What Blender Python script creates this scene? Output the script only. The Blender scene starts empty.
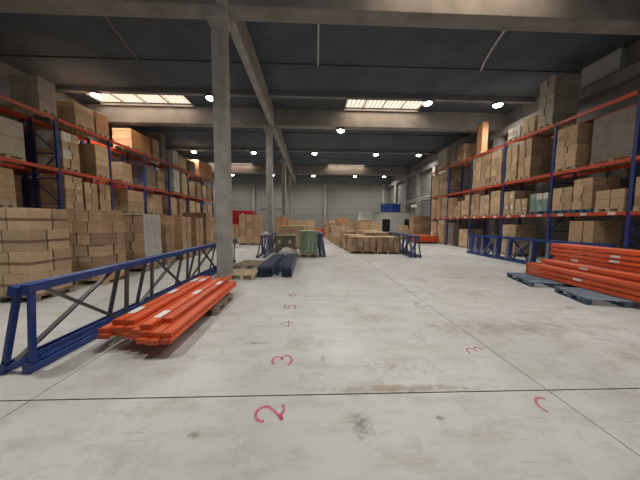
import bpy, bmesh, math, random
import numpy as np
from mathutils import Matrix, Vector

random.seed(7)
R = math.radians
C = bpy.context.scene.collection
SC = bpy.context.scene

# ------------------------------------------------------------------ camera, world, exposure
CAM_H = 1.7
cd = bpy.data.cameras.new('camera')
cam = bpy.data.objects.new('camera', cd)
C.objects.link(cam)
cd.sensor_width = 36.0
cd.lens = 36.0 * 245.0 / 640.0
cd.clip_start, cd.clip_end = 0.05, 200
YAW, PITCH, ROLL = math.atan(9 / 245), math.atan(18 / 245), R(0.35)
CAM_M = Matrix.Rotation(-YAW, 4, 'Z') @ Matrix.Rotation(R(90) - PITCH, 4, 'X') @ Matrix.Rotation(ROLL, 4, 'Z')
cam.matrix_world = Matrix.Translation((0, 0, CAM_H)) @ CAM_M
SC.camera = cam

SC.view_settings.view_transform = 'Standard'
SC.view_settings.look = 'None'
SC.view_settings.gamma = 1.0
SC.view_settings.use_curve_mapping = False
SC.view_settings.exposure = 0.0

LAMP_W = 840.0           # each high-bay lamp
LAMP_NEAR_W = 1000.0      # unseen row above the frame, cone narrowed to keep high rack fronts dark
SKY_EMIT = 1.25           # the daylit roof windows
DOOR_W = 80.0           # cool light added at an assumed door, unseen behind the camera

world = bpy.data.worlds.new('world')
SC.world = world
world.use_nodes = True
world.node_tree.nodes['Background'].inputs[0].default_value = (0.75, 0.85, 1.0, 1)
world.node_tree.nodes['Background'].inputs[1].default_value = 0.25

dl = bpy.data.lights.new('assumed_door_light', 'AREA')
dl.shape = 'RECTANGLE'
dl.size, dl.size_y = 6.0, 3.4
dl.energy = DOOR_W
dl.color = (0.86, 0.93, 1.0)
do = bpy.data.objects.new('assumed_door_light', dl)
C.objects.link(do)
do.location = (0.5, -6.9, 1.75)
do.rotation_euler = (R(90), 0, 0)


# ------------------------------------------------------------------ materials
def new_mat(name):
    m = bpy.data.materials.new(name)
    m.use_nodes = True
    nt = m.node_tree
    return m, nt, nt.nodes['Principled BSDF']


def mat(name, col, rough=0.6, noise=0.12, scale=6.0, metallic=0.0, bump=0.0, per_object=0.0, detail=4.0):
    """base colour broken up by object-space noise, optional change from object to object"""
    m, nt, b = new_mat(name)
    N, L = nt.nodes, nt.links
    tc = N.new('ShaderNodeTexCoord')
    nz = N.new('ShaderNodeTexNoise')
    nz.inputs['Scale'].default_value = scale
    nz.inputs['Detail'].default_value = detail
    L.new(tc.outputs['Object'], nz.inputs['Vector'])
    rp = N.new('ShaderNodeValToRGB')
    rp.color_ramp.elements[0].position = 0.3
    rp.color_ramp.elements[1].position = 0.7
    rp.color_ramp.elements[0].color = tuple(c * (1 - noise) for c in col) + (1,)
    rp.color_ramp.elements[1].color = tuple(min(1, c * (1 + noise)) for c in col) + (1,)
    L.new(nz.outputs['Fac'], rp.inputs['Fac'])
    out = rp.outputs['Color']
    if per_object:
        oi = N.new('ShaderNodeObjectInfo')
        gi = N.new('ShaderNodeNewGeometry')
        ad = N.new('ShaderNodeMath'); ad.operation = 'ADD'
        L.new(oi.outputs['Random'], ad.inputs[0]); L.new(gi.outputs['Random Per Island'], ad.inputs[1])
        fr = N.new('ShaderNodeMath'); fr.operation = 'FRACT'
        L.new(ad.outputs[0], fr.inputs[0])
        mr = N.new('ShaderNodeMapRange')
        mr.inputs['To Min'].default_value = 1 - per_object
        mr.inputs['To Max'].default_value = 1 + per_object
        L.new(fr.outputs[0], mr.inputs['Value'])
        hs = N.new('ShaderNodeHueSaturation')
        L.new(mr.outputs['Result'], hs.inputs['Value'])
        L.new(out, hs.inputs['Color'])
        out = hs.outputs['Color']
    L.new(out, b.inputs['Base Color'])
    b.inputs['Roughness'].default_value = rough
    b.inputs['Metallic'].default_value = metallic
    if bump:
        bp = N.new('ShaderNodeBump')
        bp.inputs['Strength'].default_value = bump
        bp.inputs['Distance'].default_value = 0.02
        L.new(nz.outputs['Fac'], bp.inputs['Height'])
        L.new(bp.outputs['Normal'], b.inputs['Normal'])
    return m


def floor_mat():
    m, nt, b = new_mat('worn_concrete')
    N, L = nt.nodes, nt.links
    tc = N.new('ShaderNodeTexCoord')

    def noise(scale, detail=5.0, rough=0.55, mapping=None):
        n = N.new('ShaderNodeTexNoise')
        n.inputs['Scale'].default_value = scale
        n.inputs['Detail'].default_value = detail
        n.inputs['Roughness'].default_value = rough
        if mapping:
            mp = N.new('ShaderNodeMapping')
            mp.inputs['Scale'].default_value = mapping[0]
            mp.inputs['Rotation'].default_value = (0, 0, mapping[1])
            L.new(tc.outputs['Object'], mp.inputs['Vector'])
            L.new(mp.outputs['Vector'], n.inputs['Vector'])
        else:
            L.new(tc.outputs['Object'], n.inputs['Vector'])
        return n

    def ramp(src, p0, p1, c0=0.0, c1=1.0):
        r = N.new('ShaderNodeMapRange')
        r.inputs['From Min'].default_value = p0
        r.inputs['From Max'].default_value = p1
        r.inputs['To Min'].default_value = c0
        r.inputs['To Max'].default_value = c1
        L.new(src.outputs['Fac'], r.inputs['Value'])
        return r.outputs['Result']

    def mix(fac, a, c):
        x = N.new('ShaderNodeMix'); x.data_type = 'RGBA'
        if hasattr(fac, 'node'):
            L.new(fac, x.inputs['Factor'])
        else:
            x.inputs['Factor'].default_value = fac
        for s, v in ((x.inputs['A'], a), (x.inputs['B'], c)):
            if isinstance(v, tuple):
                s.default_value = v
            else:
                L.new(v, s)
        return x.outputs['Result']

    c = mix(ramp(noise(0.45), 0.35, 0.65), (0.50, 0.495, 0.47, 1), (0.61, 0.61, 0.59, 1))
    c = mix(ramp(noise(1.6, 8, 0.7, ((1, 2.6, 1), 0.25)), 0.48, 0.69, 0, 0.6), c, (0.36, 0.32, 0.25, 1))       # dusty brown drag marks
    c = mix(ramp(noise(1.1, 10, 0.8, ((1.6, 0.9, 1), -0.5)), 0.52, 0.70, 0, 0.6), c, (0.30, 0.28, 0.25, 1))    # scuffs
    c = mix(ramp(noise(9.0, 4, 0.6, ((0.25, 3.6, 1), 1.25)), 0.66, 0.71, 0, 0.6), c, (0.24, 0.22, 0.20, 1))   # scratches
    c = mix(ramp(noise(2.2, 3, 0.5), 0.70, 0.74, 0, 0.7), c, (0.20, 0.19, 0.17, 1))                             # small dark spots
    sepn = N.new('ShaderNodeSeparateXYZ'); L.new(tc.outputs['Object'], sepn.inputs[0])

    def math_(op, a, b_=None):
        n = N.new('ShaderNodeMath'); n.operation = op
        for k, v in enumerate((a, b_)):
            if v is None:
                continue
            if hasattr(v, 'node'):
                L.new(v, n.inputs[k])
            else:
                n.inputs[k].default_value = v
        return n.outputs[0]
    # stains with a place and a shape of their own, one partly painted shadow
    for cx, cy, rx, ry, col, amt, sc_ in ((3.3, 3.75, 2.6, 0.55, (0.32, 0.26, 0.19, 1), 1.0, 5), (4.6, 3.0, 1.6, 0.5, (0.34, 0.29, 0.22, 1), 0.8, 5), (-0.75, 3.35, 0.30, 0.07, (0.24, 0.17, 0.11, 1), 1.2, 12),
                                     (0.95, 2.36, 1.25, 0.10, (0.30, 0.23, 0.15, 1), 1.3, 9), (0.42, 1.92, 0.16, 0.22, (0.16, 0.15, 0.14, 1), 1.1, 22), (1.1, 4.2, 0.7, 0.3, (0.30, 0.26, 0.2, 1), 0.9, 10),
                                     (-0.93, 1.87, 0.07, 0.06, (0.20, 0.19, 0.17, 1), 1.5, 25), (1.12, 1.98, 0.07, 0.035, (0.19, 0.17, 0.16, 1), 1.6, 20), (0.15, 2.95, 0.10, 0.10, (0.24, 0.22, 0.2, 1), 1.0, 22),
                                     (-3.2, 2.0, 1.0, 0.25, (0.36, 0.33, 0.28, 1), 0.8, 6), (-2.0, 3.05, 0.9, 0.16, (0.30, 0.26, 0.21, 1), 0.9, 7), (1.0, 2.75, 0.8, 0.25, (0.34, 0.3, 0.25, 1), 0.7, 11)):  # brown patch under the near orange beams is partly their shadow, painted in
        dx = math_('DIVIDE', math_('SUBTRACT', sepn.outputs['X'], cx), rx)
        dy = math_('DIVIDE', math_('SUBTRACT', sepn.outputs['Y'], cy), ry)
        d = math_('SQRT', math_('ADD', math_('MULTIPLY', dx, dx), math_('MULTIPLY', dy, dy)))
        n = noise(sc_, 7, 0.7)
        v = math_('MULTIPLY', math_('SUBTRACT', 1.0, d), amt)
        f = math_('MULTIPLY', math_('ADD', v, math_('MULTIPLY', math_('SUBTRACT', n.outputs['Fac'], 0.62), 3.0)), 1.0)
        f = math_('MINIMUM', math_('MAXIMUM', math_('MINIMUM', f, math_('MULTIPLY', v, 2.0)), 0.0), 0.75)
        c = mix(f, c, col)
    c = mix(ramp(noise(40, 2), 0.4, 0.8, 0, 0.14), c, (0.30, 0.29, 0.28, 1))
    L.new(c, b.inputs['Base Color'])
    L.new(ramp(noise(1.2), 0.3, 0.7, 0.30, 0.55), b.inputs['Roughness'])
    b.inputs['Specular IOR Level'].default_value = 0.35
    return m


def block_mat(name, c1, c2, mortar, bw, bh, msize=0.02):
    m, nt, b = new_mat(name)
    N, L = nt.nodes, nt.links
    tc = N.new('ShaderNodeTexCoord')
    sp = N.new('ShaderNodeSeparateXYZ'); L.new(tc.outputs['Object'], sp.inputs[0])
    ad = N.new('ShaderNodeMath'); ad.operation = 'ADD'
    L.new(sp.outputs['X'], ad.inputs[0]); L.new(sp.outputs['Y'], ad.inputs[1])
    cb = N.new('ShaderNodeCombineXYZ'); L.new(ad.outputs[0], cb.inputs['X']); L.new(sp.outputs['Z'], cb.inputs['Y'])
    br = N.new('ShaderNodeTexBrick')
    br.inputs['Color1'].default_value = c1 + (1,)
    br.inputs['Color2'].default_value = c2 + (1,)
    br.inputs['Mortar'].default_value = mortar + (1,)
    br.inputs['Scale'].default_value = 1.0
    br.inputs['Brick Width'].default_value = bw
    br.inputs['Row Height'].default_value = bh
    br.inputs['Mortar Size'].default_value = msize
    L.new(cb.outputs[0], br.inputs['Vector'])
    L.new(br.outputs['Color'], b.inputs['Base Color'])
    b.inputs['Roughness'].default_value = 0.9
    return m


def glow(name, col, strength, stripes=None):
    m, nt, b = new_mat(name)
    N, L = nt.nodes, nt.links
    b.inputs['Base Color'].default_value = col + (1,)
    b.inputs['Emission Color'].default_value = col + (1,)
    b.inputs['Emission Strength'].default_value = strength
    if stripes:
        tc = N.new('ShaderNodeTexCoord')
        wv = N.new('ShaderNodeTexWave')
        wv.inputs['Scale'].default_value = stripes
        wv.bands_direction = 'X'
        wv.inputs['Distortion'].default_value = 0.6
        L.new(tc.outputs['Object'], wv.inputs['Vector'])
        rp = N.new('ShaderNodeValToRGB')
        rp.color_ramp.elements[0].color = (0.50, 0.36, 0.22, 1)
        rp.color_ramp.elements[1].color = (1.0, 0.93, 0.80, 1)
        rp.color_ramp.elements[0].position = 0.15
        rp.color_ramp.elements[1].position = 0.75
        L.new(wv.outputs['Fac'], rp.inputs['Fac'])
        L.new(rp.outputs['Color'], b.inputs['Emission Color'])
    return m


def paint_mat(name, col):
    """worn spray paint: broken up so the floor shows through"""
    m, nt, b = new_mat(name)
    N, L = nt.nodes, nt.links
    tc = N.new('ShaderNodeTexCoord')
    nz = N.new('ShaderNodeTexNoise'); nz.inputs['Scale'].default_value = 22; nz.inputs['Detail'].default_value = 6
    L.new(tc.outputs['Object'], nz.inputs['Vector'])
    mr = N.new('ShaderNodeMapRange')
    mr.inputs['From Min'].default_value = 0.35; mr.inputs['From Max'].default_value = 0.7
    mr.inputs['To Min'].default_value = 0.8; mr.inputs['To Max'].default_value = 0.05
    L.new(nz.outputs['Fac'], mr.inputs['Value'])
    L.new(mr.outputs['Result'], b.inputs['Alpha'])
    b.inputs['Base Color'].default_value = col + (1,)
    b.inputs['Roughness'].default_value = 0.7
    return m


def seam(m):
    nt = m.node_tree
    N, L = nt.nodes, nt.links
    b = N['Principled BSDF']
    src = b.inputs['Base Color'].links[0].from_socket
    tc = N.new('ShaderNodeTexCoord'); sp = N.new('ShaderNodeSeparateXYZ'); L.new(tc.outputs['Generated'], sp.inputs[0])
    nz = N.new('ShaderNodeTexNoise'); nz.inputs['Scale'].default_value = 9.0; L.new(tc.outputs['Object'], nz.inputs['Vector'])
    a = N.new('ShaderNodeMath'); a.operation = 'SUBTRACT'; L.new(sp.outputs['Z'], a.inputs[0]); a.inputs[1].default_value = 0.5
    q = N.new('ShaderNodeMath'); q.operation = 'ABSOLUTE'; L.new(a.outputs[0], q.inputs[0])
    w = N.new('ShaderNodeMath'); w.operation = 'LESS_THAN'; L.new(q.outputs[0], w.inputs[0]); w.inputs[1].default_value = 0.035
    k = N.new('ShaderNodeMath'); k.operation = 'MULTIPLY'; L.new(w.outputs[0], k.inputs[0]); L.new(nz.outputs['Fac'], k.inputs[1])
    x = N.new('ShaderNodeMix'); x.data_type = 'RGBA'
    L.new(k.outputs[0], x.inputs['Factor']); L.new(src, x.inputs['A']); x.inputs['B'].default_value = (0.30, 0.19, 0.10, 1)
    L.new(x.outputs['Result'], b.inputs['Base Color'])


M = dict(
    floor=floor_mat(),
    sub=mat('joint_dark', (0.10, 0.09, 0.08), 0.9),
    conc=mat('beam_concrete', (0.245, 0.225, 0.205), 0.85, 0.18, 1.3, bump=0.2),
    column=mat('column_concrete', (0.36, 0.345, 0.31), 0.85, 0.20, 2.2, bump=0.2),
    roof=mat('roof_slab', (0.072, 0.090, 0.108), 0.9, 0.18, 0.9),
    purlin=mat('purlin_concrete', (0.19, 0.19, 0.19), 0.85, 0.12, 2.0),
    wall=mat('wall_panel', (0.22, 0.21, 0.19), 0.9, 0.12, 0.8),
    backwall=block_mat('back_block_wall', (0.255, 0.245, 0.22), (0.285, 0.275, 0.245), (0.18, 0.17, 0.155), 6.0, 0.95, 0.03),
    office=block_mat('office_block_wall', (0.30, 0.33, 0.30), (0.42, 0.40, 0.30), (0.55, 0.54, 0.50), 0.5, 0.25, 0.03),
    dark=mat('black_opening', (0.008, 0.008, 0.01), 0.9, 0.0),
    board=mat('pale_board', (0.42, 0.43, 0.44), 0.7, 0.06),
    pipe=mat('pale_conduit', (0.45, 0.46, 0.46), 0.6, 0.05),
    rail=mat('rail_paint', (0.55, 0.53, 0.48), 0.6, 0.1),
    lamp_body=mat('lamp_housing', (0.05, 0.05, 0.055), 0.5, 0.05),
    lens=glow('lamp_lens', (1.0, 0.98, 0.95), 30.0),
    skylight=glow('daylit_sheet', (0.35, 0.32, 0.28), SKY_EMIT, 1.3),
    steelbar=mat('glazing_bar', (0.20, 0.18, 0.15), 0.6, 0.05),
    orange=mat('orange_beam_paint', (0.62, 0.09, 0.02), 0.40, 0.10, 4.0, per_object=0.16),
    rackred=mat('rack_beam_paint', (0.56, 0.075, 0.025), 0.45, 0.10, 3.0, per_object=0.1),
    blue=mat('blue_post_paint', (0.013, 0.047, 0.22), 0.38, 0.12, 4.0),
    rackblue=mat('rack_post_paint', (0.028, 0.048, 0.20), 0.45, 0.12, 4.0),
    galv=mat('grey_strut', (0.085, 0.08, 0.085), 0.5, 0.15, 5.0),
    galvlight=mat('zinc_strut', (0.24, 0.25, 0.28), 0.45, 0.15, 5.0, metallic=0.3),
    navy=mat('navy_post_paint', (0.065, 0.08, 0.14), 0.38, 0.15, 4.0, per_object=0.2),
    sticker=mat('white_sticker', (0.75, 0.75, 0.73), 0.5, 0.05),
    brown=mat('brown_cardboard', (0.43, 0.285, 0.165), 0.75, 0.12, 5.0, per_object=0.24),
    tan=mat('tan_cardboard', (0.55, 0.39, 0.235), 0.75, 0.10, 5.0, per_object=0.20),
    warm=mat('orange_cardboard', (0.52, 0.26, 0.125), 0.75, 0.12, 5.0, per_object=0.12),
    yellow=mat('yellow_cardboard', (0.58, 0.46, 0.26), 0.75, 0.10, 5.0, per_object=0.10),
    white=mat('white_cardboard', (0.72, 0.68, 0.60), 0.7, 0.10, 6.0, per_object=0.12),
    grey=mat('grey_wrapped_card', (0.21, 0.18, 0.15), 0.5, 0.15, 4.0, per_object=0.12),
    pale=mat('greyish_cardboard', (0.46, 0.40, 0.32), 0.7, 0.12, 4.0, per_object=0.10),
    olive=mat('olive_cardboard', (0.23, 0.20, 0.13), 0.75, 0.12, 6.0, per_object=0.1),
    green=mat('green_carton', (0.27, 0.36, 0.25), 0.6, 0.18, 9.0, per_object=0.12),
    crate=mat('green_white_crate', (0.22, 0.31, 0.27), 0.6, 0.35, 12.0, per_object=0.2),
    tape=mat('packing_tape', (0.40, 0.27, 0.16), 0.25, 0.05),
    tapedark=mat('brown_tape', (0.27, 0.17, 0.10), 0.3, 0.08),
    wood=mat('pale_pallet_wood', (0.48, 0.37, 0.24), 0.8, 0.22, 7.0, per_object=0.12),
    wooddark=mat('grey_pallet_wood', (0.27, 0.21, 0.15), 0.85, 0.22, 7.0, per_object=0.12),
    bluewood=mat('blue_pallet_paint', (0.055, 0.10, 0.17), 0.7, 0.25, 7.0, per_object=0.1),
    bluetop=mat('worn_blue_deck', (0.17, 0.22, 0.28), 0.7, 0.25, 7.0, per_object=0.1),
    film=mat('white_plastic_film', (0.62, 0.60, 0.56), 0.35, 0.12, 8.0),
    redpaint=mat('red_machine_paint', (0.36, 0.012, 0.015), 0.45, 0.08),
    bluebox=mat('blue_container_paint', (0.02, 0.075, 0.33), 0.45, 0.08),
    pink=paint_mat('pink_spray_paint', (0.70, 0.16, 0.25)),
    pinkfaint=paint_mat('faint_pink_spray_paint', (0.62, 0.24, 0.27)),
)


for k_ in ('brown', 'tan', 'pale'):
    seam(M[k_])


# ------------------------------------------------------------------ geometry helpers
class MB:
    def __init__(self):
        self.v, self.f, self.s = [], [], False

    def box(self, x0, x1, y0, y1, z0, z1, mx=None):
        n = len(self.v)
        pts = [Vector(p) for p in ((x0, y0, z0), (x1, y0, z0), (x1, y1, z0), (x0, y1, z0), (x0, y0, z1), (x1, y0, z1), (x1, y1, z1), (x0, y1, z1))]
        if mx is not None:
            pts = [mx @ p for p in pts]
        self.v += [tuple(p) for p in pts]
        self.f += [tuple(n + i for i in q) for q in ((3, 2, 1, 0), (4, 5, 6, 7), (0, 1, 5, 4), (1, 2, 6, 5), (2, 3, 7, 6), (3, 0, 4, 7))]
        return self

    def bar(self, a, b, w, h, up=(0, 0, 1)):
        """box section from a to b, w across and h along up"""
        a, b = Vector(a), Vector(b)
        d = (b - a)
        ln = d.length
        d.normalize()
        u = Vector(up)
        if abs(d.dot(u)) > 0.98:
            u = Vector((1, 0, 0))
        x = d.cross(u).normalized()
        z = x.cross(d).normalized()
        mx = Matrix((x, d, z)).transposed().to_4x4()
        mx.translation = a
        return self.box(-w / 2, w / 2, 0, ln, -h / 2, h / 2, mx)

    def cyl(self, c, r0, r1, h, n=20):
        k = len(self.v)
        for z, r in ((0, r0), (h, r1)):
            for i in range(n):
                a = 2 * math.pi * i / n
                self.v.append((c[0] + r * math.cos(a), c[1] + r * math.sin(a), c[2] + z))
        for i in range(n):
            j = (i + 1) % n
            self.f.append((k + i, k + j, k + n + j, k + n + i))
        self.f.append(tuple(k + i for i in reversed(range(n))))
        self.f.append(tuple(k + n + i for i in range(n)))
        return self

    def tube(self, pts, r, n=8):
        k = len(self.v)
        pts = [Vector(p) for p in pts]
        for i, p in enumerate(pts):
            d = (pts[min(i + 1, len(pts) - 1)] - pts[max(i - 1, 0)]).normalized()
            u = Vector((0, 0, 1)) if abs(d.z) < 0.9 else Vector((1, 0, 0))
            x = d.cross(u).normalized(); z = x.cross(d)
            for q in range(n):
                a = 2 * math.pi * q / n
                self.v.append(tuple(p + x * r * math.cos(a) + z * r * math.sin(a)))
        for i in range(len(pts) - 1):
            for q in range(n):
                w = (q + 1) % n
                self.f.append((k + i * n + q, k + i * n + w, k + (i + 1) * n + w, k + (i + 1) * n + q))
        self.f.append(tuple(k + q for q in range(n)))
        self.f.append(tuple(k + (len(pts) - 1) * n + q for q in reversed(range(n))))
        self.s = True
        return self

    def mesh(self, name, m, bevel=0.0):
        me = bpy.data.meshes.new(name)
        me.from_pydata(self.v, [], self.f)
        bm = bmesh.new(); bm.from_mesh(me)
        bmesh.ops.recalc_face_normals(bm, faces=bm.faces)
        if bevel:
            bmesh.ops.bevel(bm, geom=list(bm.edges), offset=bevel, segments=1, affect='EDGES')
        bm.to_mesh(me); bm.free()
        me.materials.append(m)
        if self.s:
            for p in me.polygons:
                p.use_smooth = True
        return me

    def build(self, name, m, parent=None, bevel=0.0, loc=None):
        o = bpy.data.objects.new(name, self.mesh(name, m, bevel))
        C.objects.link(o)
        if parent is not None:
            o.parent = parent
        if loc is not None:
            o.location = loc
        return o


def tag(o, label, cat=None, group=None, kind=None):
    o['label'] = label
    if cat:
        o['category'] = cat
    if group:
        o['group'] = group
    if kind:
        o['kind'] = kind
    return o


def thing(name, label, cat, loc=(0, 0, 0), rz=0.0, group=None):
    o = bpy.data.objects.new(name, None)
    C.objects.link(o)
    o.location = loc
    o.rotation_euler = (0, 0, rz)
    o.empty_display_size = 0.2
    return tag(o, label, cat, group)


def struct(name, mb, m, label=None, bevel=0.0, parent=None):
    o = mb.build(name, m, parent, bevel)
    if parent is None:
        o['kind'] = 'structure'
        if label:
            o['label'] = label
    return o


def dup(root, loc, rz, label, rot=None):
    r = root.copy(); C.objects.link(r)
    r.location = loc
    r.rotation_euler = rot if rot else (0, 0, rz)
    r['label'] = label
    for ch in list(root.children):
        c = ch.copy(); C.objects.link(c); c.parent = r
        for g in ch.children:
            d = g.copy(); C.objects.link(d); d.parent = c
    return r


ORD = ['first', 'second', 'third', 'fourth', 'fifth', 'sixth', 'seventh', 'eighth', 'ninth', 'tenth', 'eleventh', 'twelfth',
       'thirteenth', 'fourteenth', 'fifteenth', 'sixteenth', 'seventeenth', 'eighteenth', 'nineteenth', 'twentieth']

# ------------------------------------------------------------------ the hall
XW0, XW1, YB, YF, ROOF = -13.5, 12.3, 38.6, -7.0, 8.6
jx = [XW0, -7.72, -2.65, 2.42, 7.49, XW1]
jy = [YF, -2.77, 2.3] + [2.3 + 5.07 * k for k in range(1, 8)] + [YB]
mb = MB()
g = 0.008
for i in range(len(jx) - 1):
    for j in range(len(jy) - 1):
        gy = g if j > 0 and jy[j] < 3 else 0.004
        gy1 = g if jy[j + 1] < 3 else 0.004
        mb.box(jx[i] + (g * 0.8), jx[i + 1] - (g * 0.8), jy[j] + gy, jy[j + 1] - gy1, -0.12, 0.0)
struct('floor', mb, M['floor'], 'worn pale grey concrete floor cut into square bays by joints')
struct('floor_base', MB().box(XW0, XW1, YF, YB, -0.2, -0.025), M['sub'])

struct('wall_left', MB().box(XW0 - 0.2, XW0, YF, YB, -0.2, 9), M['wall'], 'concrete side wall behind the double rack')
struct('wall_right', MB().box(XW1, XW1 + 0.2, YF, YB, -0.2, 9), M['wall'], 'concrete panel side wall behind the rack of pale cartons')
struct('wall_back', MB().box(XW0, XW1, YB, YB + 0.2, -0.2, 9), M['backwall'], 'grey block end wall of the hall')
mb = MB()
mb.box(XW0, -2.6, YF - 0.2, YF, -0.2, 9).box(3.6, XW1, YF - 0.2, YF, -0.2, 9).box(-2.6, 3.6, YF - 0.2, YF, 4.4, 9)
struct('wall_front', mb, M['wall'], 'end wall with an assumed door opening')

# roof with the openings of the roof windows
sky_y = [(5.75, 7.1), (13.95, 15.4), (29.9, 30.65)]  # last row is unseen, added to light the farthest beam
sky_x = [(-12.35, -7.05), (2.0, 6.55)]
mb = MB()
y = YF - 0.2
for a, b in sky_y:
    mb.box(XW0 - 0.2, XW1 + 0.2, y, a, ROOF, ROOF + 0.2)
    xs = [XW0 - 0.2, sky_x[0][0], sky_x[0][1], sky_x[1][0], sky_x[1][1], XW1 + 0.2]
    for k in (0, 2, 4):
        mb.box(xs[k], xs[k + 1], a, b, ROOF, ROOF + 0.2)
    y = b
mb.box(XW0 - 0.2, XW1 + 0.2, y, YB + 0.2, ROOF, ROOF + 0.2)
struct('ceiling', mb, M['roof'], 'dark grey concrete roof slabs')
for i, yy in enumerate((11.3, 19.6, 27.3)):
    struct('trim_%d' % (i + 1), MB().box(XW0, XW1, yy - 0.03, yy + 0.03, ROOF - 0.05, ROOF), M['roof'], 'seam rib across the roof slabs')

n = 0
for a, b in sky_y:
    for x0, x1 in sky_x:
        n += 1
        w = thing('window_%d' % n, 'row of daylit corrugated roof panes set into the dark ceiling', 'roof window', ((x0 + x1) / 2, (a + b) / 2, ROOF))
        w['kind'] = 'structure'
        hx, hy = (x1 - x0) / 2, (b - a) / 2
        sl = bpy.data.lights.new('roof_daylight', 'AREA')
        sl.shape = 'RECTANGLE'
        sl.size, sl.size_y = 2 * hx - 0.2, 2 * hy - 0.2
        sl.energy = 95.0 * (b - a) / 1.4
        sl.color = (1.0, 0.80, 0.60)
        so = bpy.data.objects.new('roof_daylight', sl)
        C.objects.link(so)
        so.location = ((x0 + x1) / 2, (a + b) / 2, ROOF + 0.07)
        npane = 4
        for k in range(npane):
            p0 = -hx + 2 * hx * k / npane
            p1 = -hx + 2 * hx * (k + 1) / npane
            MB().box(p0 + 0.03, p1 - 0.03, -hy, hy, 0.08, 0.11).build('pane', M['skylight'], w)
        fb = MB()
        for k in range(npane + 1):
            p = -hx + 2 * hx * k / npane
            fb.box(p - 0.035, p + 0.035, -hy, hy, 0.0, 0.12)
        fb.build('glazing_bar', M['steelbar'], w)
        MB().box(-hx - 0.06, hx + 0.06, -hy - 0.06, -hy, -0.05, 0.14).box(-hx - 0.06, hx + 0.06, hy, hy + 0.05, -0.1, 0.14).build('kerb', M['conc'], w)

# main beams, the lengthwise beam, columns, purlins
for i, yy in enumerate((-0.4, 7.5, 15.8, 30.95)):
    struct('concrete_beam', MB().box(XW0, XW1, yy - 0.26, yy + 0.26, 7.58, ROOF), M['conc'], 'deep concrete roof beam across the hall', 0.02)
struct('concrete_beam', MB().box(-2.58, -2.28, YF, YB, 7.6, ROOF), M['column'], 'lengthwise concrete beam on the column row', 0.02)
struct('concrete_beam', MB().box(XW1 - 0.45, XW1, YF, YB, 7.15, 7.6), M['conc'], 'concrete edge beam along the rack wall', 0.02)
for i, yy in enumerate((3.2, 13.7, 23.95, 35.2)):
    struct('purlin_beam', MB().box(XW0, XW1, yy - 0.12, yy + 0.12, 8.36, ROOF), M['purlin'], 'shallow concrete purlin carrying a row of lamps', 0.01)
for i, yy in enumerate((-0.4, 7.5, 15.8, 23.85, 30.95)):
    mb = MB().box(-2.80, -2.43, yy - 0.20, yy + 0.21, 0, 7.7)
    mb.box(-2.93, -2.34, yy - 0.25, yy + 0.25, 7.3, 7.6)
    struct('concrete_column', mb, M['column'], 'square concrete column with a bracket head, ' + ORD[i] + ' of the row', 0.02)
for yy in (15.8, 23.85, 27.6, 30.95, 34.8):
    struct('concrete_column', MB().box(XW1 - 0.4, XW1, yy - 0.25, yy + 0.25, 0, 7.15), M['column'], 'square concrete pilaster on the side wall', 0.02)
for i, xx in enumerate((-8.85, 2.2)):
    struct('concrete_column', MB().box(xx - 0.18, xx + 0.18, YB - 0.3, YB, 0, 7.6), M['column'], 'slim concrete pilaster on the end wall', 0.02)
struct('concrete_column', MB().box(11.0, 11.4, YB - 0.4, YB, 0, 7.6), M['column'], 'concrete corner pilaster on the end wall', 0.02)
struct('concrete_beam', MB().box(XW0, XW1, YB - 0.45, YB, 7.6, ROOF), M['purlin'], 'concrete beam along the head of the end wall')
for yy in (25.8, 29.3, 33.0):
    struct('wall_panel', MB().box(XW1 - 0.1, XW1, yy - 1.45, yy + 1.45, 4.3, 6.75), M['conc'], 'raised concrete wall panel between two pilasters', 0.02)

tag(MB().box(12.02, 12.28, 9.6, 11.0, 7.72, 8.55).build('insulation_board', M['board'], None, 0.01),
    'pale square board high on the wall above the rack', 'board')

# conduits on the roof
b = MB().tube([(0.22, 7.75, 8.55), (0.24, 9.5, 8.56), (0.28, 11.25, 8.55)], 0.045)
tag(b.build('roof_conduit', M['pipe']), 'straight pale conduit on the roof between two skylights', 'conduit')
b = MB().tube([(6.6, 7.75, 8.53), (6.78, 8.7, 8.54), (7.08, 9.85, 8.55), (7.35, 10.7, 8.55), (7.6, 11.25, 8.55)], 0.05)
tag(b.build('roof_conduit', M['pipe']), 'curved pale conduit on the roof above the rack of pale cartons', 'conduit')
b = MB().tube([(-6.6, 7.75, 8.55), (-7.0, 9.3, 8.56), (-7.4, 11.25, 8.55)], 0.03)
tag(b.build('roof_conduit', M['steelbar']), 'thin dark conduit on the roof above the blue frames', 'conduit')


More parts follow.
